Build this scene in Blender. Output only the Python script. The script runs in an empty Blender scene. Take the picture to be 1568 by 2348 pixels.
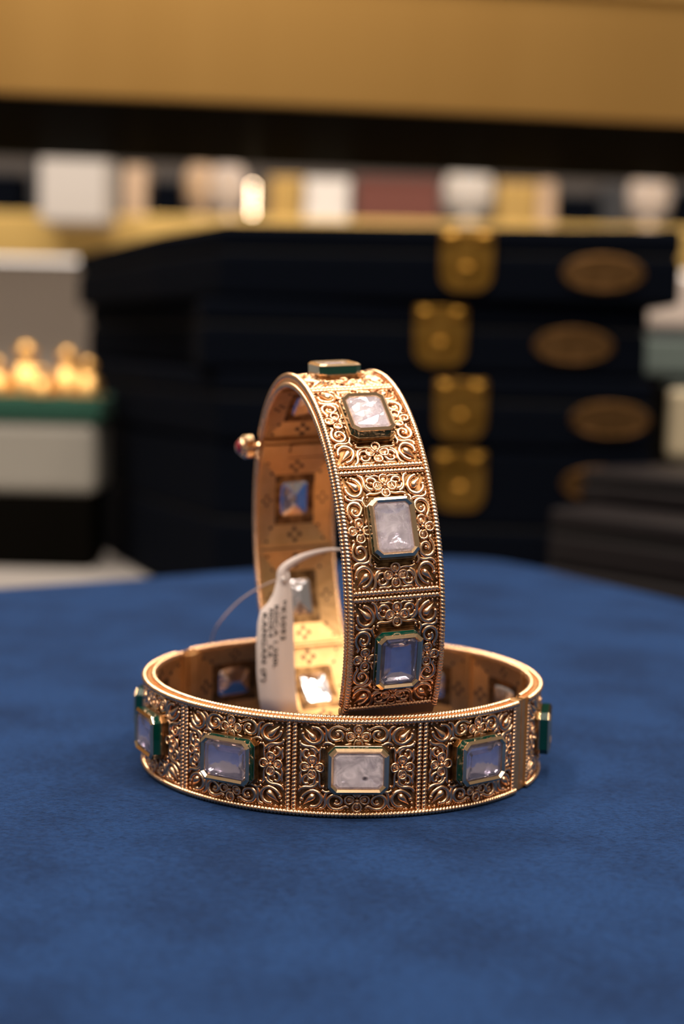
import bpy, math, random
from math import sin, cos, pi, radians, sqrt, hypot
from mathutils import Vector, Matrix
random.seed(7)
S = bpy.context.scene
COL = S.collection
MM = 0.001

# ------------------------------------------------------------------ camera
CAM_Y, CAM_Z, PITCH, ROLL = -271.6, 73.04, 0.1064, 0.0234
cd = bpy.data.cameras.new('camera'); cam = bpy.data.objects.new('camera', cd); COL.objects.link(cam)
r0, u0 = Vector((1, 0, 0)), Vector((0, sin(PITCH), cos(PITCH)))
fwd = Vector((0, cos(PITCH), -sin(PITCH)))
rt = cos(ROLL) * r0 + sin(ROLL) * u0
up = -sin(ROLL) * r0 + cos(ROLL) * u0
M = Matrix((rt, up, -fwd)).transposed().to_4x4()
M.translation = Vector((0, CAM_Y, CAM_Z)) * MM
cam.matrix_world = M
cd.sensor_fit = 'VERTICAL'; cd.sensor_height = 36.0
cd.lens = 3602.7 / 2348 * 36.0
cd.clip_start = 0.01; cd.clip_end = 20
cd.dof.use_dof = True
cd.dof.focus_distance = 0.243
cd.dof.aperture_fstop = cd.lens / 4.9
cd.dof.aperture_blades = 9
S.camera = cam

# ------------------------------------------------------------------ light
W = bpy.data.worlds.new('shop_air'); S.world = W; W.use_nodes = True
bg = W.node_tree.nodes['Background']
bg.inputs[0].default_value = (1.0, 0.84, 0.68, 1); bg.inputs[1].default_value = 0.20

def area(name, loc, target, size, power, colr, sy=None):
    l = bpy.data.lights.new(name, 'AREA'); l.energy = power; l.color = colr
    l.shape = 'RECTANGLE'; l.size = size; l.size_y = sy or size
    o = bpy.data.objects.new(name, l); COL.objects.link(o)
    o.location = loc
    o.rotation_euler = (Vector(target) - Vector(loc)).to_track_quat('-Z', 'Y').to_euler()
    return o
WARM = (1.0, 0.85, 0.70)
for lx, ly, lp in ((-.95, -.9, 11), (-.15, -1.0, 10), (.65, -.95, 10), (-.75, -.2, 14), (.05, -.25, 11), (.75, -.1, 11),
                   (-.6, .5, 17), (.15, .55, 11), (.9, .6, 12)):
    area('ceiling_light', (lx, ly, 1.7), (0, 0, 0), 0.40 if ly < -.8 else 0.17, lp, WARM)
area('ceiling_light', (0.3, -1.7, 1.5), (0, 0.6, 0.1), 1.2, 8, (1, .90, .82), 0.35)
area('ceiling_light', (0.0, 1.1, 2.0), (0, 1.35, 0.2), 0.9, 4, WARM, 0.2)
S.view_settings.view_transform = 'Standard'; S.view_settings.look = 'None'
S.view_settings.gamma = 1; S.view_settings.use_curve_mapping = False
S.view_settings.exposure = 0.0

# ------------------------------------------------------------------ materials
def mat(name, base=(.8, .8, .8), rough=.5, metal=0, **k):
    m = bpy.data.materials.new(name); m.use_nodes = True
    b = m.node_tree.nodes['Principled BSDF']
    b.inputs['Base Color'].default_value = (*base, 1)
    b.inputs['Roughness'].default_value = rough
    b.inputs['Metallic'].default_value = metal
    for kk, v in k.items():
        b.inputs[kk.replace('_', ' ')].default_value = v
    m.diffuse_color = (*base, 1)
    return m

def add_noise(m, scale, c1, c2, lo=.35, hi=.65, bump=0, bscale=None, bdist=.0001, stretch=(1, 1, 1), detail=4, rough_var=0):
    nt = m.node_tree; N = nt.nodes; L = nt.links
    b = N['Principled BSDF']
    tc = N.new('ShaderNodeTexCoord'); mp = N.new('ShaderNodeMapping'); mp.inputs['Scale'].default_value = stretch
    L.new(tc.outputs['Object'], mp.inputs[0])
    n = N.new('ShaderNodeTexNoise'); n.inputs['Scale'].default_value = scale; n.inputs['Detail'].default_value = detail
    L.new(mp.outputs[0], n.inputs['Vector'])
    if c1:
        r = N.new('ShaderNodeValToRGB'); r.color_ramp.elements[0].position = lo; r.color_ramp.elements[1].position = hi
        r.color_ramp.elements[0].color = (*c1, 1); r.color_ramp.elements[1].color = (*c2, 1)
        L.new(n.outputs['Fac'], r.inputs[0]); L.new(r.outputs[0], b.inputs['Base Color'])
    if bump:
        n2 = N.new('ShaderNodeTexNoise'); n2.inputs['Scale'].default_value = bscale or scale; n2.inputs['Detail'].default_value = 3
        L.new(mp.outputs[0], n2.inputs['Vector'])
        bp = N.new('ShaderNodeBump'); bp.inputs['Strength'].default_value = bump; bp.inputs['Distance'].default_value = bdist
        L.new(n2.outputs['Fac'], bp.inputs['Height']); L.new(bp.outputs[0], b.inputs['Normal'])
    return m

GOLD = add_noise(mat('antique_gold', (.90, .57, .34), .27, 1), 900, (.85, .50, .28), (.96, .63, .40), bump=.25, bscale=5200, bdist=.00006)
PATINA = add_noise(mat('darkened_gold_ground', (.2, .09, .03), .42, 1), 700, (.10, .048, .018), (.34, .19, .08), bump=.4, bscale=4200, bdist=.0001)
SATIN = add_noise(mat('satin_gold_lining', (.86, .55, .24), .44, 1), 400, (.68, .395, .165), (.76, .46, .21), bump=.15, bscale=3000, bdist=.0001)
POLISH = mat('polished_gold', (.95, .68, .42), .14, 1)
COPPER = mat('reddish_gold_recess', (.42, .16, .05), .4, .9)
HOLE = mat('pierced_hole_dark', (.035, .014, .006), .7, 0)
GREEN = mat('green_enamel', (.0, .035, .024), .12, 0, Coat_Weight=.6)
FOIL = add_noise(mat('silver_foil', (.90, .88, .94), .15, 1), 300, None, None, bump=.5, bscale=480, bdist=.0003)
RUBY = mat('red_stone', (.20, .004, .015), .08, 0, Coat_Weight=1)
def crystal(name, milk, col, speck=False, crack=0.0):
    m = bpy.data.materials.new(name); m.use_nodes = True
    nt = m.node_tree; N = nt.nodes; L = nt.links; N.clear()
    out = N.new('ShaderNodeOutputMaterial'); mix = N.new('ShaderNodeMixShader')
    g = N.new('ShaderNodeBsdfGlass'); g.inputs['IOR'].default_value = 1.5; g.inputs['Roughness'].default_value = .02
    g.inputs['Color'].default_value = (.97, .95, .99, 1)
    d = N.new('ShaderNodeBsdfDiffuse'); d.inputs['Color'].default_value = (*col, 1)
    tc = N.new('ShaderNodeTexCoord')
    n = N.new('ShaderNodeTexNoise'); n.inputs['Scale'].default_value = 420; n.inputs['Detail'].default_value = 6; n.inputs['Distortion'].default_value = 1.2
    L.new(tc.outputs['Object'], n.inputs['Vector'])
    mr = N.new('ShaderNodeMapRange'); mr.inputs[1].default_value = .35; mr.inputs[2].default_value = .7
    mr.inputs[3].default_value = milk * .55; mr.inputs[4].default_value = min(1, milk * 1.5)
    L.new(n.outputs['Fac'], mr.inputs[0]); L.new(mr.outputs[0], mix.inputs[0])
    if crack:
        v = N.new('ShaderNodeTexVoronoi'); v.feature = 'DISTANCE_TO_EDGE'; v.inputs['Scale'].default_value = 330
        v2 = N.new('ShaderNodeBump'); v2.inputs['Strength'].default_value = crack; v2.inputs['Distance'].default_value = .0004
        L.new(n.outputs['Color'], v.inputs['Vector']) if False else L.new(tc.outputs['Object'], v.inputs['Vector'])
        L.new(v.outputs['Distance'], v2.inputs['Height']); L.new(v2.outputs[0], g.inputs['Normal'])
    if speck:
        sp = N.new('ShaderNodeVectorMath'); sp.operation = 'DISTANCE'; sp.inputs[1].default_value = (.036, .0010, -.0014)
        mp = N.new('ShaderNodeMapping'); mp.inputs['Scale'].default_value = (1, 1, 1.3)
        L.new(tc.outputs['Object'], mp.inputs[0]); L.new(mp.outputs[0], sp.inputs[0])
        r = N.new('ShaderNodeMapRange'); r.inputs[1].default_value = .0004; r.inputs[2].default_value = .0007
        L.new(sp.outputs['Value'], r.inputs[0])
        mc = N.new('ShaderNodeMix'); mc.data_type = 'RGBA'
        mc.inputs['A'].default_value = (.03, .025, .03, 1); mc.inputs['B'].default_value = (*col, 1)
        L.new(r.outputs[0], mc.inputs['Factor']); L.new(mc.outputs['Result'], d.inputs['Color'])
    L.new(g.outputs[0], mix.inputs[1]); L.new(d.outputs[0], mix.inputs[2]); L.new(mix.outputs[0], out.inputs[0])
    return m
CRYS = crystal('clear_crystal', .065, (.86, .82, .95))
CRYS_ICE = crystal('icy_crystal', .24, (.95, .88, .92), crack=.6)
CRYS_MILK = crystal('cloudy_crystal', .62, (.85, .74, .76), speck=True, crack=.4)

def velvet(name, dark, light, fine=2600, patches=True):
    m = mat(name, light, .95, 0)
    nt = m.node_tree; N = nt.nodes; L = nt.links; b = N['Principled BSDF']
    b.inputs['Sheen Weight'].default_value = .09; b.inputs['Sheen Roughness'].default_value = .4
    b.inputs['Sheen Tint'].default_value = (.25, .45, 1, 1); b.inputs['Specular IOR Level'].default_value = .1
    tc = N.new('ShaderNodeTexCoord')
    n1 = N.new('ShaderNodeTexNoise'); n1.inputs['Scale'].default_value = 38; n1.inputs['Detail'].default_value = 5; n1.inputs['Roughness'].default_value = .55
    L.new(tc.outputs['Object'], n1.inputs['Vector'])
    mp = N.new('ShaderNodeMapping'); mp.inputs['Scale'].default_value = (.8, 1.15, 1); mp.inputs['Rotation'].default_value = (0, 0, .35)
    L.new(tc.outputs['Object'], mp.inputs[0])
    n2 = N.new('ShaderNodeTexNoise'); n2.inputs['Scale'].default_value = 700; n2.inputs['Detail'].default_value = 5; n2.inputs['Roughness'].default_value = .7
    L.new(mp.outputs[0], n2.inputs['Vector'])
    n3 = N.new('ShaderNodeTexNoise'); n3.inputs['Scale'].default_value = fine; n3.inputs['Detail'].default_value = 3
    L.new(mp.outputs[0], n3.inputs['Vector'])
    a = N.new('ShaderNodeMath'); a.operation = 'MULTIPLY_ADD'; a.inputs[1].default_value = .55
    L.new(n1.outputs['Fac'], a.inputs[0])
    a2 = N.new('ShaderNodeMath'); a2.operation = 'MULTIPLY'; a2.inputs[1].default_value = .45; L.new(n2.outputs['Fac'], a2.inputs[0])
    L.new(a2.outputs[0], a.inputs[2])
    fl = N.new('ShaderNodeMapRange'); fl.inputs[1].default_value = .30; fl.inputs[2].default_value = .48; fl.inputs[3].default_value = .42
    nf = N.new('ShaderNodeTexNoise'); nf.inputs['Scale'].default_value = 2100; nf.inputs['Detail'].default_value = 2
    mf = N.new('ShaderNodeMapping'); mf.inputs['Scale'].default_value = (.5, 1.3, 1); mf.inputs['Rotation'].default_value = (0, 0, -.5)
    L.new(tc.outputs['Object'], mf.inputs[0]); L.new(mf.outputs[0], nf.inputs['Vector']); L.new(nf.outputs['Fac'], fl.inputs[0])
    r = N.new('ShaderNodeValToRGB'); r.color_ramp.elements[0].position = .41; r.color_ramp.elements[1].position = .56
    r.color_ramp.elements[0].color = (*dark, 1); r.color_ramp.elements[1].color = (*light, 1)
    L.new(a.outputs[0], r.inputs[0])
    mx = N.new('ShaderNodeMix'); mx.data_type = 'RGBA'; mx.blend_type = 'MULTIPLY'; mx.inputs['Factor'].default_value = 1
    L.new(r.outputs[0], mx.inputs['A']); L.new(fl.outputs[0], mx.inputs['B']); L.new(mx.outputs['Result'], b.inputs['Base Color'])
    s = N.new('ShaderNodeMath'); s.operation = 'MULTIPLY_ADD'; s.inputs[1].default_value = .5
    L.new(n3.outputs['Fac'], s.inputs[0]); L.new(n2.outputs['Fac'], s.inputs[2])
    bp = N.new('ShaderNodeBump'); bp.inputs['Strength'].default_value = 1; bp.inputs['Distance'].default_value = .0009
    L.new(s.outputs[0], bp.inputs['Height']); L.new(bp.outputs[0], b.inputs['Normal'])
    return m
BLUE_VELVET = velvet('blue_velvet', (.0048, .0185, .066), (.0092, .0345, .116))
NAVY_BOX = mat('navy_box_velvet', (.0016, .0025, .0052), .95, Specular_IOR_Level=.03)
NAVY_INNER = mat('navy_box_seam', (.001, .0012, .002), .9)
BOX_GOLD = add_noise(mat('box_latch_gold', (.5, .30, .07), .36, 1), 120, (.24, .125, .02), (.42, .23, .045))
PLAQUE = add_noise(mat('plaque_bronze_gold', (.18, .10, .04), .45, 1), 260, (.09, .048, .016), (.17, .09, .034))
COUNTER = add_noise(mat('pale_counter_stone', (.30, .28, .27), .35), 14, (.26, .24, .23), (.34, .32, .31))
WALLM = add_noise(mat('pale_shop_wall', (.42, .37, .34), .8), 3, (.58, .52, .47), (.62, .56, .51))
BLACKG = mat('black_gloss', (.003, .0027, .0022), .3, IOR=1.006)
FASCIA = add_noise(mat('satin_gold_panel', (.46, .26, .08), .38, 1), 2.2, (.42, .235, .068), (.50, .29, .09), stretch=(3, 1, .3))
SHELFG = mat('shelf_edge_gold', (.98, .68, .24), .42, 1)
BACKP = mat('taupe_back_panel', (.06, .05, .045), .8)
LEATHER = add_noise(mat('dark_brown_leather', (.035, .026, .03), .5, Specular_IOR_Level=.12), 500, (.006, .005, .006), (.010, .008, .009), bump=.3, bdist=.0004)
WHITE = mat('matt_white_lacquer', (.235, .225, .20), .5)
GREENV = mat('green_velvet', (.006, .055, .035), .9)
GREYGR = mat('grey_green_cloth', (.075, .10, .095), .9)
CREAM = mat('cream_leatherette', (.50, .42, .28), .6)
EARG = mat('matt_gold_earring', (.75, .46, .17), .42, 1)
TAN = mat('tan_leatherette', (.42, .29, .19), .6)
MAROON = mat('maroon_cloth', (.13, .040, .030), .85)
WARMW = mat('warm_white_cloth', (.46, .39, .35), .8)
COOLW = mat('white_cloth', (.50, .47, .45), .8)
GOLDM = mat('bright_gold_block', (.55, .36, .12), .45, .8)
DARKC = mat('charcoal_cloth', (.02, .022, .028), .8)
PAPER = mat('tag_plastic', (.74, .64, .61), .45)
INK = mat('black_print', (.02, .018, .02), .6)
THREAD = mat('nylon_thread', (.62, .50, .46), .4)
LAMP = bpy.data.materials.new('lit_bulb'); LAMP.use_nodes = True
LAMP.node_tree.nodes['Principled BSDF'].inputs['Emission Color'].default_value = (1, .72, .45, 1)
LAMP.node_tree.nodes['Principled BSDF'].inputs['Emission Strength'].default_value = 28

FILL_GLOW = bpy.data.materials.new('fill_glow'); FILL_GLOW.use_nodes = True  # glow for the added fill strip below the gold shelf
FILL_GLOW.node_tree.nodes['Principled BSDF'].inputs['Emission Color'].default_value = (1, .88, .78, 1)
FILL_GLOW.node_tree.nodes['Principled BSDF'].inputs['Emission Strength'].default_value = 1.8
# ------------------------------------------------------------------ mesh tools (millimetres)
class MB:
    def __init__(s): s.v = []; s.f = []; s.m = []; s.sm = []
    def add(s, verts, faces, mi=0, smooth=True):
        o = len(s.v); s.v += [tuple(p) for p in verts]
        for f in faces: s.f.append(tuple(i + o for i in f)); s.m.append(mi); s.sm.append(smooth)
    def box(s, x0, x1, y0, y1, z0, z1, mi=0, fn=None):
        vs = [(x, y, z) for x in (x0, x1) for y in (y0, y1) for z in (z0, z1)]
        if fn: vs = [fn(*p) for p in vs]
        s.add(vs, [(0, 1, 3, 2), (4, 6, 7, 5), (0, 4, 5, 1), (2, 3, 7, 6), (0, 2, 6, 4), (1, 5, 7, 3)], mi, False)
    def prism(s, poly, z0, z1, mi=0, fn=None):
        n = len(poly); vs = [(x, y, z0) for x, y in poly] + [(x, y, z1) for x, y in poly]
        if fn: vs = [fn(*p) for p in vs]
        s.add(vs, [tuple(range(n))[::-1], tuple(range(n, 2 * n))] + [(i, (i + 1) % n, n + (i + 1) % n, n + i) for i in range(n)], mi, False)
    def ball(s, c, r, mi=0, fn=None, nu=8, nv=5, flat=1):
        vs = [(c[0], c[1], c[2] + r * flat)]
        for j in range(1, nv):
            t = pi * j / nv
            for i in range(nu):
                a = 2 * pi * i / nu
                vs.append((c[0] + r * sin(t) * cos(a), c[1] + r * sin(t) * sin(a), c[2] + r * flat * cos(t)))
        vs.append((c[0], c[1], c[2] - r * flat)); L = len(vs) - 1
        fs = [(0, 1 + i, 1 + (i + 1) % nu) for i in range(nu)]
        for j in range(nv - 2):
            for i in range(nu):
                a = 1 + j * nu; fs.append((a + i, a + nu + i, a + nu + (i + 1) % nu, a + (i + 1) % nu))
        a = 1 + (nv - 2) * nu
        fs += [(L, a + (i + 1) % nu, a + i) for i in range(nu)]
        if fn: vs = [fn(*p) for p in vs]
        s.add(vs, fs, mi)
    def tube(s, pts, rad, mi=0, fn=None, n=7, closed=False, upv=(0, 0, 1), flat=1.0, smooth=True):
        """pts in local space, rad a number or list"""
        P = [Vector(p) for p in pts]; K = len(P)
        if not isinstance(rad, (list, tuple)): rad = [rad] * K
        vs = []; U = Vector(upv)
        for i, p in enumerate(P):
            a = P[(i - 1) % K] if (closed or i > 0) else p
            b = P[(i + 1) % K] if (closed or i < K - 1) else p
            t = (b - a).normalized(); sd = t.cross(U)
            if sd.length < 1e-6: sd = t.cross(Vector((1, 0, 0)))
            sd.normalize(); uu = sd.cross(t)
            for k in range(n):
                an = 2 * pi * k / n
                vs.append(p + sd * (cos(an) * rad[i]) + uu * (sin(an) * rad[i] * flat))
        fs = []
        for i in range(K if closed else K - 1):
            j = (i + 1) % K
            for k in range(n): fs.append((i * n + k, i * n + (k + 1) % n, j * n + (k + 1) % n, j * n + k))
        if not closed:
            fs.append(tuple(range(n))[::-1]); fs.append(tuple((K - 1) * n + k for k in range(n)))
        if fn: vs = [fn(*p) for p in vs]
        s.add(vs, fs, mi, smooth)
    def lathe(s, prof, n=24, mi=0, fn=None):
        vs = []
        for r, z in prof:
            for k in range(n): vs.append((r * cos(2 * pi * k / n), r * sin(2 * pi * k / n), z))
        fs = []
        for i in range(len(prof) - 1):
            for k in range(n): fs.append((i * n + k, i * n + (k + 1) % n, (i + 1) * n + (k + 1) % n, (i + 1) * n + k))
        fs.append(tuple(range(n))[::-1]); fs.append(tuple((len(prof) - 1) * n + k for k in range(n)))
        if fn: vs = [fn(*p) for p in vs]
        s.add(vs, fs, mi)
    def mesh(s, name, mats):
        me = bpy.data.meshes.new(name)
        me.from_pydata([(x * MM, y * MM, z * MM) for x, y, z in s.v], [], s.f)
        for m in mats: me.materials.append(m)
        me.polygons.foreach_set('material_index', s.m)
        me.polygons.foreach_set('use_smooth', s.sm)
        me.update(); return me
    def obj(s, name, mats, parent=None, bevel=0, seg=3):
        o = bpy.data.objects.new(name, s.mesh(name, mats)); COL.objects.link(o)
        if parent: o.parent = parent
        if bevel:
            b = o.modifiers.new('round', 'BEVEL'); b.width = bevel * MM; b.segments = seg; b.limit_method = 'ANGLE'
        return o
def empty(name, label, cat, loc=(0, 0, 0), rz=0, group=None):
    o = bpy.data.objects.new(name, None); COL.objects.link(o); o.empty_display_size = .01
    o.location = Vector(loc) * MM; o.rotation_euler = (0, 0, rz); tag(o, label, cat, group); return o
def tag(o, label, cat, group=None):
    o['label'] = label; o['category'] = cat
    if group: o['group'] = group
    return o
def spline(pts, n=5, closed=False):
    P = [Vector(p) for p in pts]; K = len(P); out = []
    for i in range(K if closed else K - 1):
        g = lambda j: P[j % K] if closed else P[max(0, min(K - 1, j))]
        p0, p1, p2, p3 = g(i - 1), g(i), g(i + 1), g(i + 2)
        for k in range(n):
            t = k / n
            out.append(.5 * ((2 * p1) + (p2 - p0) * t + (2 * p0 - 5 * p1 + 4 * p2 - p3) * t * t + (3 * p1 - p0 - 3 * p2 + p3) * t ** 3))
    if not closed: out.append(P[-1])
    return out

# ------------------------------------------------------------------ setting: wall, counter
m = MB(); m.box(-1500, 1500, 1560, 1600, -900, 1400); w = m.obj('wall_back', [WALLM]); w['kind'] = 'structure'
m = MB(); m.box(-1500, 1500, -1900, 1560, -940, -900); w = m.obj('floor', [WALLM]); w['kind'] = 'structure'
m = MB(); m.box(-420, 420, -330, 560, -60, -38.1)
tag(m.obj('counter_top', [COUNTER], bevel=3), 'pale grey stone counter top under the velvet table pad', 'counter')

# ------------------------------------------------------------------ blue velvet pad with a rounded far corner
edge = [(-330, -300), (330, -300), (330, -60), (230, 20), (150, 112), (102, 190), (76, 238), (66, 257), (57, 268), (48, 274), (36, 274.5),
        (17, 263), (-28, 234), (-64, 209), (-100, 185), (-200, 118), (-330, 30)]
m = MB(); m.prism(edge, -38, -0.02)
pad = m.obj('velvet_pad', [BLUE_VELVET], bevel=3.5, seg=4)
tag(pad, 'royal blue velvet display pad lying under the two gold bangles', 'display pad')

# ------------------------------------------------------------------ bangles
H = 15.6
def make_kit(R):
    """meshes of one ring radius, shared by every panel of a bangle"""
    Rb = R - 1.0; Ri = R - 2.45
    HALF = radians(172.6) / 2; PA = radians(172.6 / 5)
    def bend(u, v, w): a = u / Rb; return ((Rb + w) * cos(a), (Rb + w) * sin(a), v)
    def flat(u, v, w): return (Rb + w, u, v)
    UH = PA * Rb / 2                       # half width of a panel along the band
    k = {}
    # relief drawn in the millimetres of one quarter, then mirrored
    def q(x, y): return ((x - 770) / 66.6 * 1.045, (775 - y) / 66.6)
    def TL(*ps): return [q(*p) for p in ps]
    strokes = [
        (TL((325, 358), (368, 362), (408, 395), (424, 445), (400, 500), (340, 527), (285, 507), (245, 472), (226, 434)), .27, .17),
        (TL((690, 352), (660, 374), (625, 352), (575, 338), (520, 352), (487, 400), (495, 455), (540, 487), (592, 475), (622, 438), (610, 398), (575, 385), (547, 402)), .26, .17),
        (TL((402, 342), (440, 350), (462, 395), (456, 450), (472, 505), (518, 532)), .22, .15),
        (TL((425, 538), (470, 512), (530, 535), (590, 547), (650, 537), (708, 512)), .24, .12),
        (TL((197, 505), (213, 540), (260, 560), (320, 562), (362, 585), (384, 625)), .24, .14),
        (TL((300, 578), (343, 600), (354, 648), (325, 686), (278, 692), (240, 665), (236, 620), (262, 596), (292, 608)), .22, .15),
        (TL((420, 560), (400, 600), (404, 655), (394, 715), (366, 750)), .20, .13),
        (TL((207, 592), (214, 645), (207, 695), (226, 735)), .17, .12),
    ]
    balls = [((325, 358), .38), ((228, 433), .38), ((213, 335), .24), ((272, 333), .24), ((213, 388), .24), ((572, 424), .36), ((615, 492), .24),
             ((440, 572), .30), ((292, 640), .32), ((330, 690), .2), ((240, 560 - 30), .0), ((655, 410), .2), ((470, 560), .16), ((205, 560), .16)]
    m = MB()
    for su in (1, -1):
        for sv in (1, -1):
            fn = (lambda su, sv: lambda u, v, w: bend(u * su, v * sv, w))(su, sv)
            for pts, ra, rb in strokes:
                c = spline([(p[0], p[1], .20) for p in pts], 3); n = len(c)
                rr = [1.38 * (rb + (ra - rb)) * sin(pi * min(1, max(0, (i + 1) / (n + 1)))) ** .6 if False else 1.38 * (rb + (ra - rb) * sin(pi * (i + 1) / (n + 1)) ** .6) for i in range(n)]
                m.tube(c, rr, 0, fn, n=6, flat=1.25)
            for p, r in balls:
                if r: m.ball((*q(*p), .22), r, 0, fn, 7, 5)
            # pointed teardrop
            tip, bulb = Vector(q(243, 372)), Vector(q(335, 466)); d = (bulb - tip)
            prof = [(-.05, .03), (.25, .19), (.5, .38), (.75, .55), (.95, .62), (1.12, .54), (1.24, .30), (1.29, .03)]
            m.tube([(tip.x + d.x * t, tip.y + d.y * t, .22) for t, _ in prof], [r for _, r in prof], 0, fn, n=9, flat=1.25)
    def flower(cu, cv, rot):
        for i in range(4):
            a = rot + i * pi / 2; ca, sa = cos(a), sin(a)
            ring = []
            for j in range(12):
                t = 2 * pi * j / 12; x = 1.14 + .70 * cos(t); y = .66 * sin(t) * (1 + .15 * cos(t))
                ring.append((cu + ca * x - sa * y, cv + sa * x + ca * y, .52 + .10 * cos(t)))
            m.tube(ring, .19, 0, bend, n=6, closed=True)
            m.ball((cu + ca * 1.12, cv + sa * 1.12, .30), .54, 0, bend, 8, 5, .45)
            for s in (-.28, 0, .28):
                m.tube([(cu + cos(a + s * .7) * .35, cv + sin(a + s * .7) * .35, .55), (cu + ca * 1.15 - sa * s, cv + sa * 1.15 + ca * s, .56)], [.09, .05], 0, bend, n=5)
        m.ball((cu, cv, .62), .33, 0, bend, 9, 6)
    for fu, fv in ((0, 5.0), (0, -5.0), (-6.95, 0), (6.95, 0)): flower(fu, fv, 0)
    # row of tiny beads along both long edges, and around the setting
    for i in range(34):
        for sv in (1, -1): m.ball((-8.6 + i * 17.2 / 33, sv * 6.78, .05), .15, 0, bend, 5, 3)
    # raised step under the setting
    for hw, hv, z in ((5.05, 3.95, .3), (4.8, 3.74, .75)):
        c = 1.1; vs = []
        for x_, y_, w_ in ((hw, hv, -.25), (hw, hv, z), (4.0, 3.0, z), (4.0, 3.0, -.25)):
            cc = c if x_ > 4.5 else .7
            vs += [(flat if w_ > 0 else bend)(u, v, w_) for u, v in ((-x_, -y_ + cc), (-x_ + cc, -y_), (x_ - cc, -y_), (x_, -y_ + cc), (x_, y_ - cc), (x_ - cc, y_), (-x_ + cc, y_), (-x_, y_ - cc))]
        m.add(vs, [(i * 8 + j, i * 8 + (j + 1) % 8, (i + 1) % 4 * 8 + (j + 1) % 8, (i + 1) % 4 * 8 + j) for i in range(4) for j in range(8)], 1, False)
    # the ground plate, curved
    nu = 16; vs = []; fs = []
    for i in range(nu + 1):
        u = -UH + 2 * UH * i / nu
        for v, w in ((-7.3, 0), (7.3, 0), (7.3, -.7), (-7.3, -.7)): vs.append(bend(u, v, w))
    for i in range(nu):
        for j in range(4):
            fs.append((i * 4 + j, (i + 1) * 4 + j, (i + 1) * 4 + (j + 1) % 4, i * 4 + (j + 1) % 4))
    fs += [(0, 1, 2, 3), (nu * 4 + 3, nu * 4 + 2, nu * 4 + 1, nu * 4)]
    m.add(vs, fs, 1, False)
    k['panel'] = m.mesh('filigree_panel', [GOLD, PATINA])

    # pair end rope across the band
    def rope_pts(fc, length, r, pitch, n=10, per=7, amp=.42):
        """twisted bead wire: fc(s)->(pos,t,side,up)"""
        K = int(length / pitch * per); vs = []; fs = []
        for i in range(K + 1):
            s = i / K * length; p, sd, uu = fc(s)
            for j in range(n):
                a = 2 * pi * j / n
                ph = pi * s / pitch + a * .5
                rr = r * (1 - amp + amp * abs(sin(ph)) ** .7 * 1.25)
                vs.append(p + sd * (cos(a) * rr) + uu * (sin(a) * rr))
        for i in range(K):
            for j in range(n): fs.append((i * n + j, i * n + (j + 1) % n, (i + 1) * n + (j + 1) % n, (i + 1) * n + j))
        fs += [tuple(range(n))[::-1], tuple(K * n + j for j in range(n))]
        return vs, fs
    m = MB()
    for su in (-1, 1):
        u = su * (UH - .50); a = u / Rb; er = Vector((cos(a), sin(a), 0)); et = Vector((-sin(a), cos(a), 0))
        m.add(*rope_pts(lambda s: (er * (Rb + .28) + Vector((0, 0, -7.1 + s)), et, er), 14.2, .42, .62))
    k['divider'] = m.mesh('divider_rope', [GOLD])
    # edge ropes of one half band
    def arc_rope(r, z, rad, pitch):
        def fc(s):
            a = -HALF + s / r; er = Vector((cos(a), sin(a), 0)); return er * r + Vector((0, 0, z)), Vector((0, 0, 1)), er
        return rope_pts(fc, 2 * HALF * r, rad, pitch, n=9, per=6)
    for nm, r, z, rad in (('rope_out_top', R - .47, H / 2 - .47, .47), ('rope_out_bot', R - .47, -H / 2 + .47, .47),
                          ('rope_in_top', R - 2.05, H / 2 - .22, .44), ('rope_in_bot', R - 2.05, -H / 2 + .22, .44)):
        m = MB(); m.add(*arc_rope(r, z, rad, .60)); k[nm] = m.mesh('rope_border', [GOLD])
    # rails that carry the ropes, per half
    m = MB(); na = 60
    for sv in (1, -1):
        sec = [(R - .45, 7.0), (R - .45, H / 2 - .45), (R - 2.0, H / 2 - .45), (Ri, H / 2 - .55), (Ri, 7.0)]
        vs = []
        for i in range(na + 1):
            a = -HALF + 2 * HALF * i / na
            for r, z in sec: vs.append((r * cos(a), r * sin(a), z * sv))
        n = len(sec); fs = []
        for i in range(na):
            for j in range(n): fs.append((i * n + j, (i + 1) * n + j, (i + 1) * n + (j + 1) % n, i * n + (j + 1) % n))
        fs += [tuple(range(n)), tuple(na * n + j for j in range(n))]
        m.add(vs, fs, 0, False)
    for s in (-1, 1):                       # closed ends of the half
        a0 = s * HALF
        m.box(Ri + .1, R - .5, -.35 if s > 0 else -.1, .1 if s > 0 else .35, -7.4, 7.4, 0,
              lambda x, y, z: (x * cos(a0) - y * sin(a0), x * sin(a0) + y * cos(a0), z))
    k['rail'] = m.mesh('band_rim', [SATIN])
    # lining of one panel: four sloping faces around a window, pierced dots, seam ridges
    m = MB(); w0 = Ri - Rb + .1; w1 = w0 + .75
    U, V, u1, v1 = UH - .1, 7.35, 4.35, 3.3
    A = [(-U, -V, w0), (U, -V, w0), (U, V, w0), (-U, V, w0)]; B = [(-u1, -v1, w1), (u1, -v1, w1), (u1, v1, w1), (-u1, v1, w1)]
    # the two ends follow a flat chord
    lin = lambda u, v, w: (Rb + w - .0 - (u * u) / (2 * Rb), u * (1 - u * u / (6 * Rb * Rb)), v)
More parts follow.
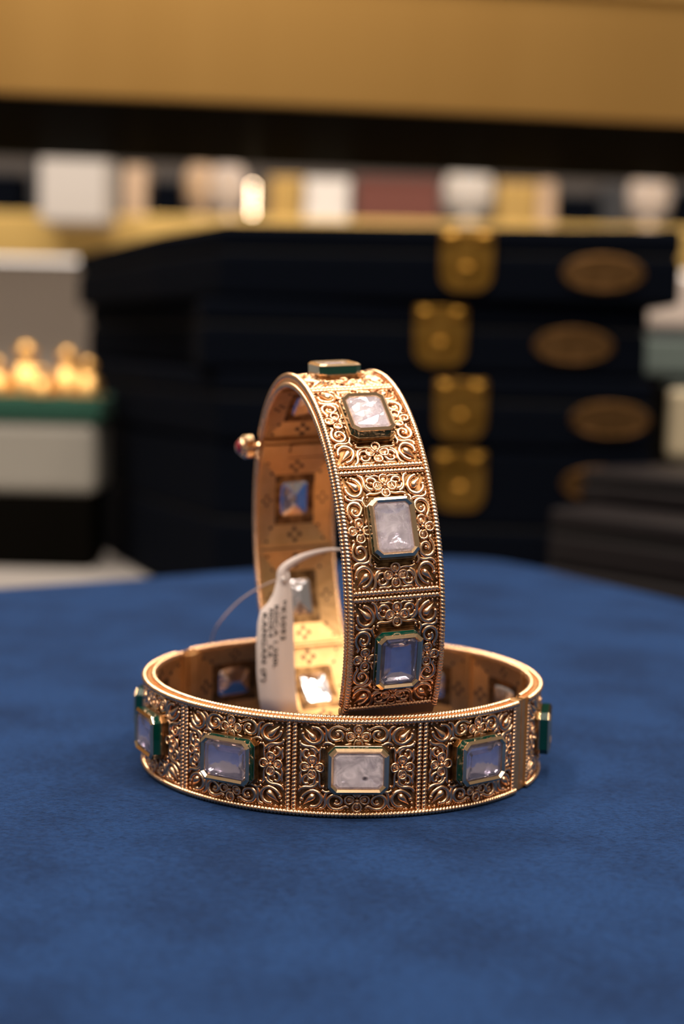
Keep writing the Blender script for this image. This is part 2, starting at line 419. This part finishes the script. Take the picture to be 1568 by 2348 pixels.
    def quadgrid(a, b, c, d, n=6):
        a, b, c, d = map(Vector, (a, b, c, d)); vs = []
        for i in range(n + 1):
            for j in range(n + 1):
                s, t = i / n, j / n; vs.append(lin(*((a * (1 - s) + b * s) * (1 - t) + (d * (1 - s) + c * s) * t)))
        m.add(vs, [(i * (n + 1) + j, (i + 1) * (n + 1) + j, (i + 1) * (n + 1) + j + 1, i * (n + 1) + j + 1) for i in range(n) for j in range(n)], 0, False)
    for i in range(4): quadgrid(A[i], A[(i + 1) % 4], B[(i + 1) % 4], B[i])
    B2 = [(x, y, w1 + .5) for x, y, _ in B]
    for i in range(4): m.add([lin(*p) for p in (B[i], B[(i + 1) % 4], B2[(i + 1) % 4], B2[i])], [(0, 1, 2, 3)], 1, False)
    m.add([lin(*p) for p in B2], [(0, 1, 2, 3)], 1, False)
    def dot(u, v, w, s=.52):
        m.prism([(u - s, v), (u, v - s), (u + s, v), (u, v + s)], w - .1, w + .15, 2, lin)
    for sgn in (1, -1):
        for du, dv in ((-1.0, 0), (1.0, 0), (0, .95), (0, -.95)):
            uu = sgn * 7.1 + du; f = (U - abs(uu)) / (U - u1); dot(uu, dv, w0 + (w1 - w0) * f)
            vv = sgn * 5.5 + dv * .8; f = (V - abs(vv)) / (V - v1); dot(du * .9, vv, w0 + (w1 - w0) * f, .34)
        for sv in (1, -1):
            dot(sgn * 5.6, sv * 4.7, w0 + .45, .36); dot(sgn * 8.1, sv * 5.6, w0 + .2, .3)
        dot(sgn * (u1 - .3), v1 + .25, w0 + .65, .4); dot(sgn * (u1 - .3), -v1 - .25, w0 + .65, .4)
    for s in (-1, 1):
        a0 = s * UH / Rb
        f0 = lambda x, y, z: (x * cos(a0) - y * sin(a0), x * sin(a0) + y * cos(a0), z)
        m.box(Ri - .25, Ri + .6, (-.65 if s > 0 else .12), (-.12 if s > 0 else .65), -7.5, 7.5, 0, f0)
        m.box(Ri + .1, Ri + .6, (-.12 if s > 0 else -.0), (.0 if s > 0 else .12), -7.5, 7.5, 2, f0)
    k['lining'] = m.mesh('lining_plate', [SATIN, COPPER, HOLE])

    DW = .55
    def octo(hu, hv, c): return [(-hu, -hv + c), (-hu + c, -hv), (hu - c, -hv), (hu, -hv + c), (hu, hv - c), (hu - c, hv), (-hu + c, hv), (-hu, hv - c)]
    def loops(m, ls, mi, cap=False, smooth=False):
        vs = []; n = 8
        for (hu, hv, c, w) in ls: vs += [flat(x, y, w + (DW if w > .25 else 0)) for x, y in octo(hu, hv, c)]
        fs = [(i * n + j, i * n + (j + 1) % n, (i + 1) * n + (j + 1) % n, (i + 1) * n + j) for i in range(len(ls) - 1) for j in range(n)]
        if cap: fs.append(tuple((len(ls) - 1) * n + j for j in range(n)))
        m.add(vs, fs, mi, smooth)
    m = MB()
    loops(m, [(4.66, 3.62, 1.0, .2), (4.66, 3.62, 1.0, .3), (4.54, 3.50, .98, .36), (4.54, 3.50, .98, 1.62), (4.66, 3.62, 1.0, 1.66), (4.66, 3.62, 1.0, 1.74), (4.24, 3.20, .86, 2.08),
              (3.88, 2.84, .64, 1.72), (3.86, 2.82, .62, 1.50), (3.86, 2.82, .62, .8)], 0)
    k['bezel'] = m.mesh('bezel', [POLISH])
    m = MB(); loops(m, [(4.52, 3.48, .98, .36), (4.65, 3.60, 1.0, .42), (4.65, 3.60, 1.0, 1.60), (4.52, 3.48, .98, 1.66)], 0)
    k['enamel'] = m.mesh('enamel_band', [GREEN])
    cry = [(1.2, .25, .15, .30), (2.2, 1.05, .3, .345), (2.9, 1.80, .4, .62), (3.45, 2.45, .5, .92), (3.84, 2.80, .6, 1.36), (3.84, 2.80, .6, 1.5), (3.45, 2.42, .5, 1.80)]
    for nm, mt in (('crystal', CRYS), ('crystal_ice', CRYS_ICE), ('crystal_milk', CRYS_MILK)):
        m = MB(); loops(m, cry, 0, True); m.add([flat(x, y, .30 + DW) for x, y in octo(1.2, .25, .15)], [tuple(range(8))[::-1]], 0, False)
        k[nm] = m.mesh('crystal', [mt])
    # silver foil cup: outside seen in the window of the lining, inside behind the crystal
    m = MB()
    out = [(1.2, .2, .1, -1.75), (3.3, 2.3, .42, -1.0), (3.75, 2.7, .52, -.7), (3.80, 2.75, .6, .9)]
    loops(m, out, 0); m.add([flat(x, y, -1.75) for x, y in octo(1.2, .2, .1)], [tuple(range(8))[::-1]], 0, False)
    ins = [(1.2, .25, .15, .255), (2.2, 1.05, .3, .29), (2.9, 1.80, .4, .56), (3.45, 2.45, .5, .86), (3.86, 2.82, .6, 1.33)]
    loops(m, ins, 0, False, True); m.add([flat(x, y, .255 + DW) for x, y in octo(1.2, .25, .15)], [tuple(range(8))], 0, True)
    k['foil'] = m.mesh('foil_backing', [FOIL])
    k.update(R=R, Rb=Rb, Ri=Ri, HALF=HALF, PA=PA)
    return k

def link(name, me, parent, rz=0, label=None):
    o = bpy.data.objects.new(name, me); COL.objects.link(o); o.parent = parent; o.rotation_euler = (0, 0, rz)
    if label: o['label'] = label
    return o

def make_bangle(root, k, gap_deg, kinds, knob):
    """gap_deg: angle of the hinge; the screw clasp sits opposite. kinds: crystal kind per panel"""
    i = 0
    for half in (0, 1):
        mid = radians(gap_deg + 90 + 180 * half)
        link('band_rim', k['rail'], root, mid)
        for nm in ('rope_out_top', 'rope_out_bot', 'rope_in_top', 'rope_in_bot'): link('rope_border', k[nm], root, mid)
        for j in range(5):
            a = mid + (j - 2) * k['PA']
            p = link('filigree_panel', k['panel'], root, a)
            link('divider_rope', k['divider'], p); link('lining_plate', k['lining'], p)
            link('bezel', k['bezel'], p); link('enamel_band', k['enamel'], p, 0, 'dark green enamel band')
            kd = kinds[i % 10]
            link('crystal', k[{'c': 'crystal', 'i': 'crystal_ice', 'm': 'crystal_milk'}[kd]], p, 0,
                 {'c': 'clear rectangular crystal', 'i': 'icy crystal with fine inclusions', 'm': 'cloudy pinkish crystal with a dark speck'}[kd])
            link('foil_backing', k['foil'], p, 0, 'silver foil behind the crystal')
            i += 1
    R, Ri = k['R'], k['Ri']
    # hinge: two plain strips joined by knuckles
    for nm, base, kn in (('hinge', radians(gap_deg), False), ('clasp', radians(gap_deg + 180), knob)):
        m = MB()
        g = radians(3.55)
        def strip(a0, a1, z0, z1, r0, r1, mi=0):
            vs = []
            for a in (a0, a1):
                for r in (r0, r1):
                    for z in (z0, z1): vs.append((r * cos(a), r * sin(a), z))
            m.add(vs, [(0, 1, 3, 2), (4, 6, 7, 5), (0, 4, 5, 1), (2, 3, 7, 6), (0, 2, 6, 4), (1, 5, 7, 3)], mi, False)
        strip(-g, -.006, -7.6, 7.6, R - 1.9, R - .75); strip(.006, g, -7.6, 7.6, R - 1.9, R - .75)
        for z0, z1, s in ((-7.6, -2.6, 1), (-2.4, 2.4, -1), (2.6, 7.6, 1)):
            strip(-.012 * s - .004, .03 * s, z0, z1, R - 2.1, R - .82, 0)
        strip(-.02, .02, -7.5, 7.5, R - 2.3, R - 1.6, 1)
        link(nm, m.mesh(nm, [SATIN, COPPER]), root, base)
        m = MB()
        m.box(Ri - .9, Ri + .9, -1.75, 1.75, -7.3, -2.2); m.box(Ri - .5, Ri + .9, -1.75, -.55, -2.2, 7.3); m.box(Ri - 1.15, Ri + .9, -.3, 1.75, -2.0, 7.3)
        m.box(Ri - .6, Ri + .9, 1.9, 2.6, -7.3, 7.3)
        o = m.mesh('clasp_tongue', [SATIN])
        if nm == 'clasp': link('clasp_tongue', o, root, base)
        else:
            m = MB(); m.tube([(Ri + .3, 0, -7.5), (Ri + .3, 0, 7.5)], .95, n=14, upv=(1, 0, 0)); link('hinge_pin', m.mesh('hinge_pin', [SATIN]), root, base)
    if knob:
        base = radians(gap_deg + 180); rc = R - 1.2
        m = MB(); z = -H / 2
        # six lobed gold screw head on a short neck, on the near side of the rim
        m.tube([(rc, 0, z + 4), (rc, 0, z - 1.4)], .62, n=12, upv=(1, 0, 0))
        lob = []
        for i in range(48):
            a = 2 * pi * i / 48; r = 1.8 + .65 * abs(cos(2 * a)) ** .6; lob.append((r * cos(a), r * sin(a)))
        for r0, z0, r1, z1 in ((.82, -.9, 1, -1.15), (1, -1.15, 1, -2.55), (1, -2.55, .85, -2.85)):
            vs = [(rc + x * r0, y * r0, z + z0) for x, y in lob] + [(rc + x * r1, y * r1, z + z1) for x, y in lob]
            m.add(vs, [(i, (i + 1) % 48, 48 + (i + 1) % 48, 48 + i) for i in range(48)], 0, False)
        m.add([(rc + x * .82, y * .82, z - .9) for x, y in lob], [tuple(range(48))], 0, False)
        m.add([(rc + x * .85, y * .85, z - 2.85) for x, y in lob], [tuple(range(48))[::-1]], 0, False)
        m.lathe([(1.7, -2.8), (1.72, -3.2), (1.5, -3.45), (1.35, -3.4)], 24, 0, lambda x, y, zz: (rc + x, y, z + zz))
        kn = link('screw_knob', m.mesh('screw_knob', [POLISH]), root, base, 'gold flower shaped screw knob')
        m = MB(); m.ball((rc, 0, z - 3.2), 1.42, 0, None, 18, 12, .75)
        link('red_stone', m.mesh('red_stone', [RUBY]), kn, 0, 'dark red cabochon')

KINDS2 = 'cccccccii' + 'c'
KIT1 = make_kit(35.0); KIT2 = make_kit(34.02)
b1 = empty('gold_bangle', 'gold filigree bangle lying flat on blue velvet, cloudy crystal at its front', 'bangle', (0.75, 0, H / 2 + .1), 0)
b2 = empty('gold_bangle', 'gold filigree bangle standing upright inside the flat one, red stone on its clasp knob', 'bangle')
make_bangle(b1, KIT1, 329.8, 'ccciicccmc', False)
make_bangle(b2, KIT2, 217.1, KINDS2, True)
yaw, tilt = .2729, .0595
nrm = Vector((cos(tilt) * cos(yaw), cos(tilt) * sin(yaw), sin(tilt)))
e = Vector((0, 0, 1)).cross(nrm).normalized(); ww = nrm.cross(e)
M2 = Matrix((e, ww, nrm)).transposed().to_4x4(); M2.translation = Vector((-.328, -1.293, 34.45)) * MM
b2.matrix_world = M2

# ------------------------------------------------------------------ price tag on its thread
tg = empty('price_tag', 'white plastic price tag with black lettering hanging inside the upright bangle', 'tag', (-11.5, 10, 7))
m = MB()
left = [(-11.0, 31.6), (-11.7, 29.6), (-12.2, 27.6), (-13.1, 25.9), (-14.4, 24.6), (-14.9, 22.2), (-15.05, 18.0), (-14.9, 13.0), (-14.4, 8.5), (-13.7, 4.6)]
right = [(-9.4, 31.2), (-9.0, 29.6), (-8.75, 27.6), (-8.6, 25.9), (-8.5, 24.6), (-8.35, 22.2), (-8.15, 18.0), (-7.9, 13.0), (-7.5, 8.5), (-7.1, 4.6)]
vs = []; fs = []
for (a, b) in zip(left, right):
    z = a[1]; yb = .00 + 1.0 * ((z - 16) / 14) ** 2
    for x, dy in ((a[0], .5), ((a[0] + b[0]) / 2, 0), (b[0], .4)):
        vs.append((x + 11.5, yb + dy - .15, z - 7)); 
    for x, dy in ((a[0], .5), ((a[0] + b[0]) / 2, 0), (b[0], .4)):
        vs.append((x + 11.5, yb + dy + .15, z - 7))
for i in range(len(left) - 1):
    o = i * 6
    for j in (0, 1): fs += [(o + j, o + j + 1, o + 7 + j, o + 6 + j), (o + 3 + j, o + 9 + j, o + 10 + j, o + 4 + j)]
    fs += [(o, o + 6, o + 9, o + 3), (o + 2, o + 5, o + 11, o + 8)]
fs += [(0, 3, 4, 1), (1, 4, 5, 2)]; n = 6 * (len(left) - 1); fs += [(n, n + 1, n + 4, n + 3), (n + 1, n + 2, n + 5, n + 4)]
m.add(vs, fs, 0, True); m.obj('tag_body', [PAPER], tg)
m = MB()                                       # the thin strap that runs from the neck up to the right
c = spline([(.9, .8, 23.6), (1.2, .8, 25.2), (3.6, .9, 27.0), (6.5, 1.2, 28.2), (9.6, 1.4, 28.9), (12.5, 0, 29.1)], 6)
wd = [1.0, .95, .9, .85, .72, .6, .55, .5]
vs = []; fs = []
for i, p in enumerate(c):
    t = i / (len(c) - 1); w_ = .95 * (1 - t) ** 1.1 + .13
    d = (c[min(i + 1, len(c) - 1)] - c[max(i - 1, 0)]); d.y = 0; d.normalize(); nn = Vector((-d.z, 0, d.x))
    for s in (-1, 1):
        for dy in (-.12, .12): q_ = p + nn * s * w_; vs.append((q_.x, q_.y + dy, q_.z))
for i in range(len(c) - 1):
    o = i * 4; fs += [(o, o + 2, o + 6, o + 4), (o + 1, o + 5, o + 7, o + 3), (o, o + 4, o + 5, o + 1), (o + 2, o + 3, o + 7, o + 6)]
m.add(vs, fs, 0, True); m.obj('strap', [PAPER], tg)
m = MB(); c = spline([(1.2, .5, 23.4), (.0, 3, 22.9), (-3.6, 9, 20.4), (-7.6, 14, 17.0), (-11.4, 18, 12.4), (-13.6, 25, 7.6), (-14.0, 27.5, 2.0), (-13.0, 28, -5)], 8)
m.tube(c, .17, n=7, upv=(0, 1, 0)); m.obj('thread', [THREAD], tg)
m = MB(); m.lathe([(.12, -.2), (.45, -.2), (.55, 0), (.45, .2), (.12, .2)], 16, 0, lambda x, y, z: (x + 1.2, z + .75 - .2, y + 23.3)); m.obj('eyelet', [mat('clear_eyelet', (.9, .82, .78), .15, .3)], tg)
for txt, x, z, sz in (('PK5093', -10.35, 26.6, 2.15), ('KDC:A 1.250L', -11.6, 25.7, 1.75), ('NOS:4  2.6', -12.55, 25.0, 1.75), ('KANGAN (P)', -13.75, 24.2, 2.05)):
    cu = bpy.data.curves.new('print', 'FONT'); cu.body = txt; cu.size = sz * MM; cu.extrude = .02 * MM; cu.offset = .035 * MM
    cu.materials.append(INK)
    o = bpy.data.objects.new('lettering', cu); COL.objects.link(o); o.parent = tg
    cu.space_character = 1.12
    me = bpy.data.meshes.new_from_object(o.evaluated_get(bpy.context.evaluated_depsgraph_get()))
    bpy.data.objects.remove(o)
    # letters run downwards, their tops towards the right; they follow the curve of the tag
    xs = x + 11.5 - .25; half = 3.35
    for v in me.vertices:
        a, b_, c_ = v.co.x / MM, v.co.y / MM, v.co.z / MM
        X = xs + b_ * .6; Z = z - 7 - a + b_ * .06
        dy = .5 * min(1, abs(X - .1) / half)
        v.co = Vector((X, ((Z + 7 - 16) / 14) ** 2 + dy - .21 - c_, Z)) * MM
    o = bpy.data.objects.new('lettering', me); COL.objects.link(o); o.parent = tg
    o['label'] = 'black printed lettering'

# ------------------------------------------------------------------ stack of navy jewellery boxes
def jewel_box(z0, z1, dx, dy, rz, wfront, label, clasp_x, oval_x, oval_z, cz1=None, cx_=0):
    root = empty('jewellery_box', label, 'box', (dx, 370 + dy, z0), rz, 'stacked navy boxes')
    w2 = wfront / 2; h = z1 - z0 - .3
    poly = [(-w2, 0), (w2, 0), (w2 - 2, 70), (w2 - 22, 270), (w2 - 50, 300), (-w2 - 140, 300), (-w2 - 134, 250), (-w2 - 46, 75)]
    if cx_: poly = [(x + (cx_ if x < -w2 - 1 else 0), y) for x, y in poly]
    hs = h * (.62 if h < 40 else .52)
    m = MB(); m.prism(poly, 0, hs); m.obj('base', [NAVY_BOX], root, bevel=2.5)
    ins = [(x * .985, 1 + y * .98) for x, y in poly]
    m = MB(); m.prism(ins, hs, hs + 1.0); m.obj('seam', [NAVY_INNER], root)
    m = MB(); m.prism(poly, hs + 1.0, h); m.obj('lid', [NAVY_BOX], root, bevel=2.5)
    # latch: two lobed plate rounded at the bottom, with a raised button
    top = h - 1.6 if h < 40 else (cz1 - z0 - 1.2); n = 10
    cw, ch = 10.6, 24.0
    pl = [(-cw, top), (-cw, top - ch + 7)] + [(-cw + 7 - 7 * cos(t) if False else -3.6 - 7 * cos(t), top - ch + 7 - 7 * sin(t)) for t in [pi / 2 * i / 6 for i in range(1, 7)]]
    pl += [(3.6 + 7 * sin(t), top - ch + 7 - 7 * cos(t)) for t in [pi / 2 * i / 6 for i in range(0, 6)]] + [(cw, top - ch + 7), (cw, top)]
    m = MB(); m.prism(pl, 0, 1.6, 0, lambda x, y, z: (clasp_x + x, -z, y))
    la = m.obj('latch', [BOX_GOLD], root, bevel=.5)
    m = MB(); m.lathe([(3.2, 0), (3.2, .9), (2.3, 1.6)], 20, 0, lambda x, y, z: (clasp_x + x, -1.6 - z, top - ch + 8 + y)); m.obj('latch_button', [BOX_GOLD], la)
    m = MB()
    for s in (-1, 1): m.tube([(clasp_x + s * 6.5 - 3.6, -2.0, top - 2.6), (clasp_x + s * 6.5 + 3.6, -2.0, top - 2.6)], 2.4, n=14)
    m.obj('latch_hinge', [BOX_GOLD], la)
    el = [(16.2 * cos(2 * pi * i / 40), 7.4 * sin(2 * pi * i / 40)) for i in range(40)]
    m = MB(); m.prism(el, 0, 1.1, 0, lambda x, y, z: (oval_x + x, -z, oval_z - z0 + y)); p = m.obj('name_plaque', [PLAQUE], root, bevel=.3)
    m = MB(); m.tube([(oval_x + 15 * cos(2 * pi * i / 40), -1.2, oval_z - z0 + 6.3 * sin(2 * pi * i / 40)) for i in range(40)], .45, closed=True, n=6, upv=(0, 1, 0)); m.obj('raised_rim', [PLAQUE], p)
    return root
jewel_box(-38, 31.8, 36.5, 3, -.10, 180, 'navy velvet jewellery box at the bottom of the stack, deepest of the four', 11.5, 69, 18.5, 31.5)
jewel_box(32.0, 61.5, 36.0, 2, -.09, 178, 'navy velvet jewellery box second from the bottom of the stack', 11.5, 72, 45)
jewel_box(61.7, 91.0, 31.0, 4, -.07, 182, 'navy velvet jewellery box third up, latch set furthest left', 7.5, 61.5, 74.5, None, 28)
jewel_box(91.2, 121.3, 40.0, 0, -.12, 186, 'navy velvet jewellery box on top of the stack', 8, 62.5, 103.5)

# ------------------------------------------------------------------ dark leather trays at right
def tray(loc, rz, w, d, h, label):
    root = empty('leather_tray', label, 'tray', loc, rz, 'dark leather trays')
    m = MB(); m.box(0, w, 0, d, 0, h * .55); m.obj('base', [LEATHER], root, bevel=2.2)
    m = MB(); m.box(1.5, w, 1.5, d, h * .55, h * .62); m.obj('seam', [NAVY_INNER], root)
    m = MB(); m.box(0, w, 0, d, h * .62, h); m.obj('lid', [LEATHER], root, bevel=2.6)
    return root
tray((74, 312, -38), -.82, 150, 130, 30, 'large dark leather tray at the bottom right beside the blue pad')
tray((77, 315, -7.6), -.86, 140, 120, 21.5, 'dark brown leather tray in the middle of the right hand pile')
tray((92, 338, 14.2), -.80, 120, 100, 13, 'smaller dark leather tray topmost of the right hand pile')

# ------------------------------------------------------------------ left display: plinth, green pad, gold jhumka earrings
st = empty('display_plinth', 'white display plinth on a black base at the left', 'plinth', (-175, 480, -38))
m = MB(); m.box(-60, 55, 0, 42, 0, 36); m.obj('base', [BLACKG], st, bevel=2)
m = MB(); m.box(-60, 57, -1, 43, 36, 71); m.obj('body', [WHITE], st, bevel=5)
m = MB(); m.box(-60, 59, -2, 42, 71.1, 83.2)
g = m.obj('green_velvet_pad', [GREENV], None, bevel=2); g.location = Vector((-175, 480, -38)) * MM
tag(g, 'dark green velvet pad on the white plinth under gold earrings', 'display pad')
def jhumka():
    m = MB(); m.lathe([(8.6, 0), (9.2, 1.2), (8.8, 4), (7.6, 8), (5.2, 11.5), (2.0, 13.6), (1.2, 14.2)], 28)
    for i in range(20): m.ball((8.8 * cos(i * pi / 10), 8.8 * sin(i * pi / 10), .6), 1.0, 0, None, 6, 4)
    bell = m.mesh('bell', [EARG]); m = MB(); m.ball((0, 0, 17.6), 4.0, 0, None, 16, 10)
    for i in range(10): m.ball((4.1 * cos(i * pi / 5), 4.1 * sin(i * pi / 5), 17.6), .8, 0, None, 6, 4)
    return bell, m.mesh('stud', [EARG])
BELL, STUD = jhumka()
for (x, y, z, s, lab) in ((-155, 494, 45.4, 1.15, 'large gold bell earring on green pad, left of the rear pair'), (-136, 500, 45.4, 1.05, 'gold bell earring on green pad, right of the rear pair'),
                        (-145.5, 484, 45.4, .62, 'smallest gold bell earring at the front edge of the green pad'), (-124, 487, 45.4, .84, 'gold bell earring at the right end of the green pad'),
                        (-168, 488, 45.4, .8, 'gold bell earring at the left end of the green pad')):
    o = empty('bell_earring', lab, 'earring', (x, y, z), 0, 'gold earrings on the green pad'); o.scale = (s, s, s)
    link('bell', BELL, o); link('stud', STUD, o)

# ------------------------------------------------------------------ right display behind the boxes
st = empty('display_cabinet', 'dark cabinet with a pale top block behind the right end of the boxes', 'cabinet', (203, 640, -38))
m = MB(); m.box(-30, 160, 0, 80, 0, 98); m.obj('base', [BLACKG], st, bevel=2)
m = MB(); m.box(-32, 160, -2, 80, 98.1, 119); m.obj('cloth_band', [GREYGR], st, bevel=2)
m = MB(); m.box(-28, 160, 4, 80, 125, 154); m.obj('top_block', [WARMW], st, bevel=3)
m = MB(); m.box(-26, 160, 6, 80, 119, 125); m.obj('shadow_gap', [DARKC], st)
st = empty('earring_stand', 'cream block stand with green top edge behind the leather trays', 'jewellery stand', (138, 402, 27.3))
m = MB(); m.prism([(0, 0), (60, 0), (60, 24), (6, 24)], 0, 30, 0, lambda x, y, z: (x + (30 - z) * -.0, y, z)); m.obj('block', [CREAM], st, bevel=3)
m = MB(); m.box(2, 60, 2, 22, 30, 32); m.obj('top_cloth', [GREYGR], st, bevel=.8)

# ------------------------------------------------------------------ gold shelf and what stands on it
sh = empty('gold_shelf', 'long gold edged shelf along the back wall', 'shelf', (0, 1250, 150))
tl = .018
m = MB(); m.box(-700, 700, 0, 300, 0, 40, 0, lambda x, y, z: (x, y, z)); m.obj('shelf_board', [WHITE], sh, bevel=1)
m = MB(); m.box(-700, 700, -4, 0, -1, 40.5, 0); m.obj('gold_edge', [SHELFG], sh, bevel=.8)
m = MB(); m.box(-700, 700, 110, 118, 40.6, 200, 0); m.obj('back_panel', [BACKP], sh)
m = MB(); m.box(-700, 700, 140, 300, -900, -1, 0); m.obj('cabinet_front', [WALLM], sh)
m = MB(); m.box(-650, 650, 14, 24, -4, -1.2, 0); m.obj('added_fill_strip', [FILL_GLOW], sh)  # glowing bar added under the board to brighten the cabinet front
ZS = 190.2
def blk(name, x0, x1, h, mt, label, cat='display block', y=1275, d=60, z=ZS, slope=0, capm=None, grp=None):
    root = empty(name, label, cat, ((x0 + x1) / 2, y, z + .3), 0, grp); w_ = (x1 - x0) / 2
    m = MB(); m.prism([(-w_, 0), (w_, 0), (w_, d), (-w_, d)], 0, h - 4 if capm else h, 0, lambda X, Y, Z: (X, Y + slope * Z, Z)); m.obj('body', [mt], root, bevel=2)
    if capm: m = MB(); m.box(-w_ - 1, w_ + 1, -1 + slope * h, d, h - 4, h); m.obj('lid', [capm], root, bevel=1)
    return root
blk('jewellery_box', -372, -320, 42, NAVY_BOX, 'navy box at the left end of the gold shelf', 'box', capm=DARKC)
blk('ring_stand', -308, -286, 52, DARKC, 'charcoal stand between the left navy box and the white block', 'jewellery stand', slope=.1)
blk('display_block', -282, -222, 60, COOLW, 'white cloth block overhanging the left part of the gold shelf', y=1180, d=80, z=178)
blk('ring_stand', -220, -198, 50, TAN, 'tan ring stand right of the overhanging white block', 'jewellery stand', slope=.2)
blk('jewellery_box', -193, -162, 38, NAVY_BOX, 'navy box between the tan stand and the beige busts', 'box', capm=DARKC)
def bust(x, y, s, mt, label):
    root = empty('necklace_bust', label, 'necklace bust', (x, y, ZS + .3), 0, 'necklace busts on the shelf')
    m = MB(); m.lathe([(14 * s, 0), (14 * s, 3), (6 * s, 5), (5 * s, 12)], 20); m.obj('foot', [mt], root)
    m = MB()
    for i in range(1): m.lathe([(8 * s, 10), (24 * s, 16), (27 * s, 32), (22 * s, 48), (9 * s, 58), (7 * s, 74), (6 * s, 76)], 24, 0, lambda X, Y, Z: (X, Y * .45, Z))
    m.obj('bust_form', [mt], root); m = MB()
    m.tube([(15 * s * cos(t), -12 * s * .9 , 44 - 16 * sin(t)) for t in [pi * i / 14 for i in range(15)]], .9, n=6, upv=(0, 1, 0)); m.obj('gold_collar', [GOLDM], root)
bust(-146, 1290, .62, TAN, 'tan necklace bust left of the lit lamp column')
bust(-118, 1286, .70, WARMW, 'pinkish white necklace bust next to the lit lamp column')
blk('display_block', -77, -46, 42, GOLDM, 'gold block right of the lit lamp column', capm=GOLDM)
blk('display_block', -44, 0, 44, COOLW, 'grey white block left of the maroon chest', slope=.5)
blk('jewellery_chest', 6, 88, 44, MAROON, 'wide maroon chest in the middle of the shelf', 'chest', capm=MAROON)
bust(116, 1284, .95, COOLW, 'bright white necklace bust right of the maroon chest')
blk('display_block', 143, 182, 42, GOLDM, 'gold block right of the bright white bust', capm=GOLDM)
blk('display_block', 183, 200, 44, TAN, 'narrow tan block beside the gold block', slope=.1)
blk('jewellery_box', 205, 242, 34, NAVY_BOX, 'navy box on the right half of the shelf beside the tan block', 'box', capm=DARKC)
blk('ring_stand', 245, 268, 42, DARKC, 'charcoal stand right of the navy box on the right half of the shelf', 'jewellery stand')
bust(292, 1284, .80, WARMW, 'pinkish white necklace bust at the right end of the shelf')
blk('jewellery_box', 320, 380, 40, NAVY_BOX, 'navy box at the far right end of the shelf', 'box', capm=DARKC)
lp = empty('lamp_column', 'small column of lit warm bulbs on the gold shelf', 'lamp', (-92, 1245, 190.5))
m = MB(); m.tube([(0, 5, 0), (0, 5, 36)], 1.0, n=8, upv=(1, 0, 0)); m.lathe([(5, 0), (5, 1.5), (1, 2)], 16, 0, lambda x, y, z: (x, y + 5, z)); m.obj('post', [DARKC], lp)
BULB = None
for i in range(5):
    m = MB(); m.ball((0, 0, 5 + i * 6.1), 1.5, 0, None, 10, 8); m.obj('bulb', [LAMP], lp)

# ------------------------------------------------------------------ overhead gold canopy with black glossy underside
cp = empty('overhead_canopy', 'thick gold fronted canopy with glossy black underside above the boxes', 'canopy', (0, 692, 213.5), .14)
m = MB(); m.box(-700, 700, 0, 4, 0.5, 74); m.obj('gold_front', [FASCIA], cp, bevel=1)
m = MB(); m.box(-700, 700, 4, 330, 0, 70); m.obj('black_body', [BLACKG], cp, bevel=1)
m = MB(); m.box(-700, 700, -6, 6, 74, 90); m.obj('top_ledge', [GOLDM], cp, bevel=2)
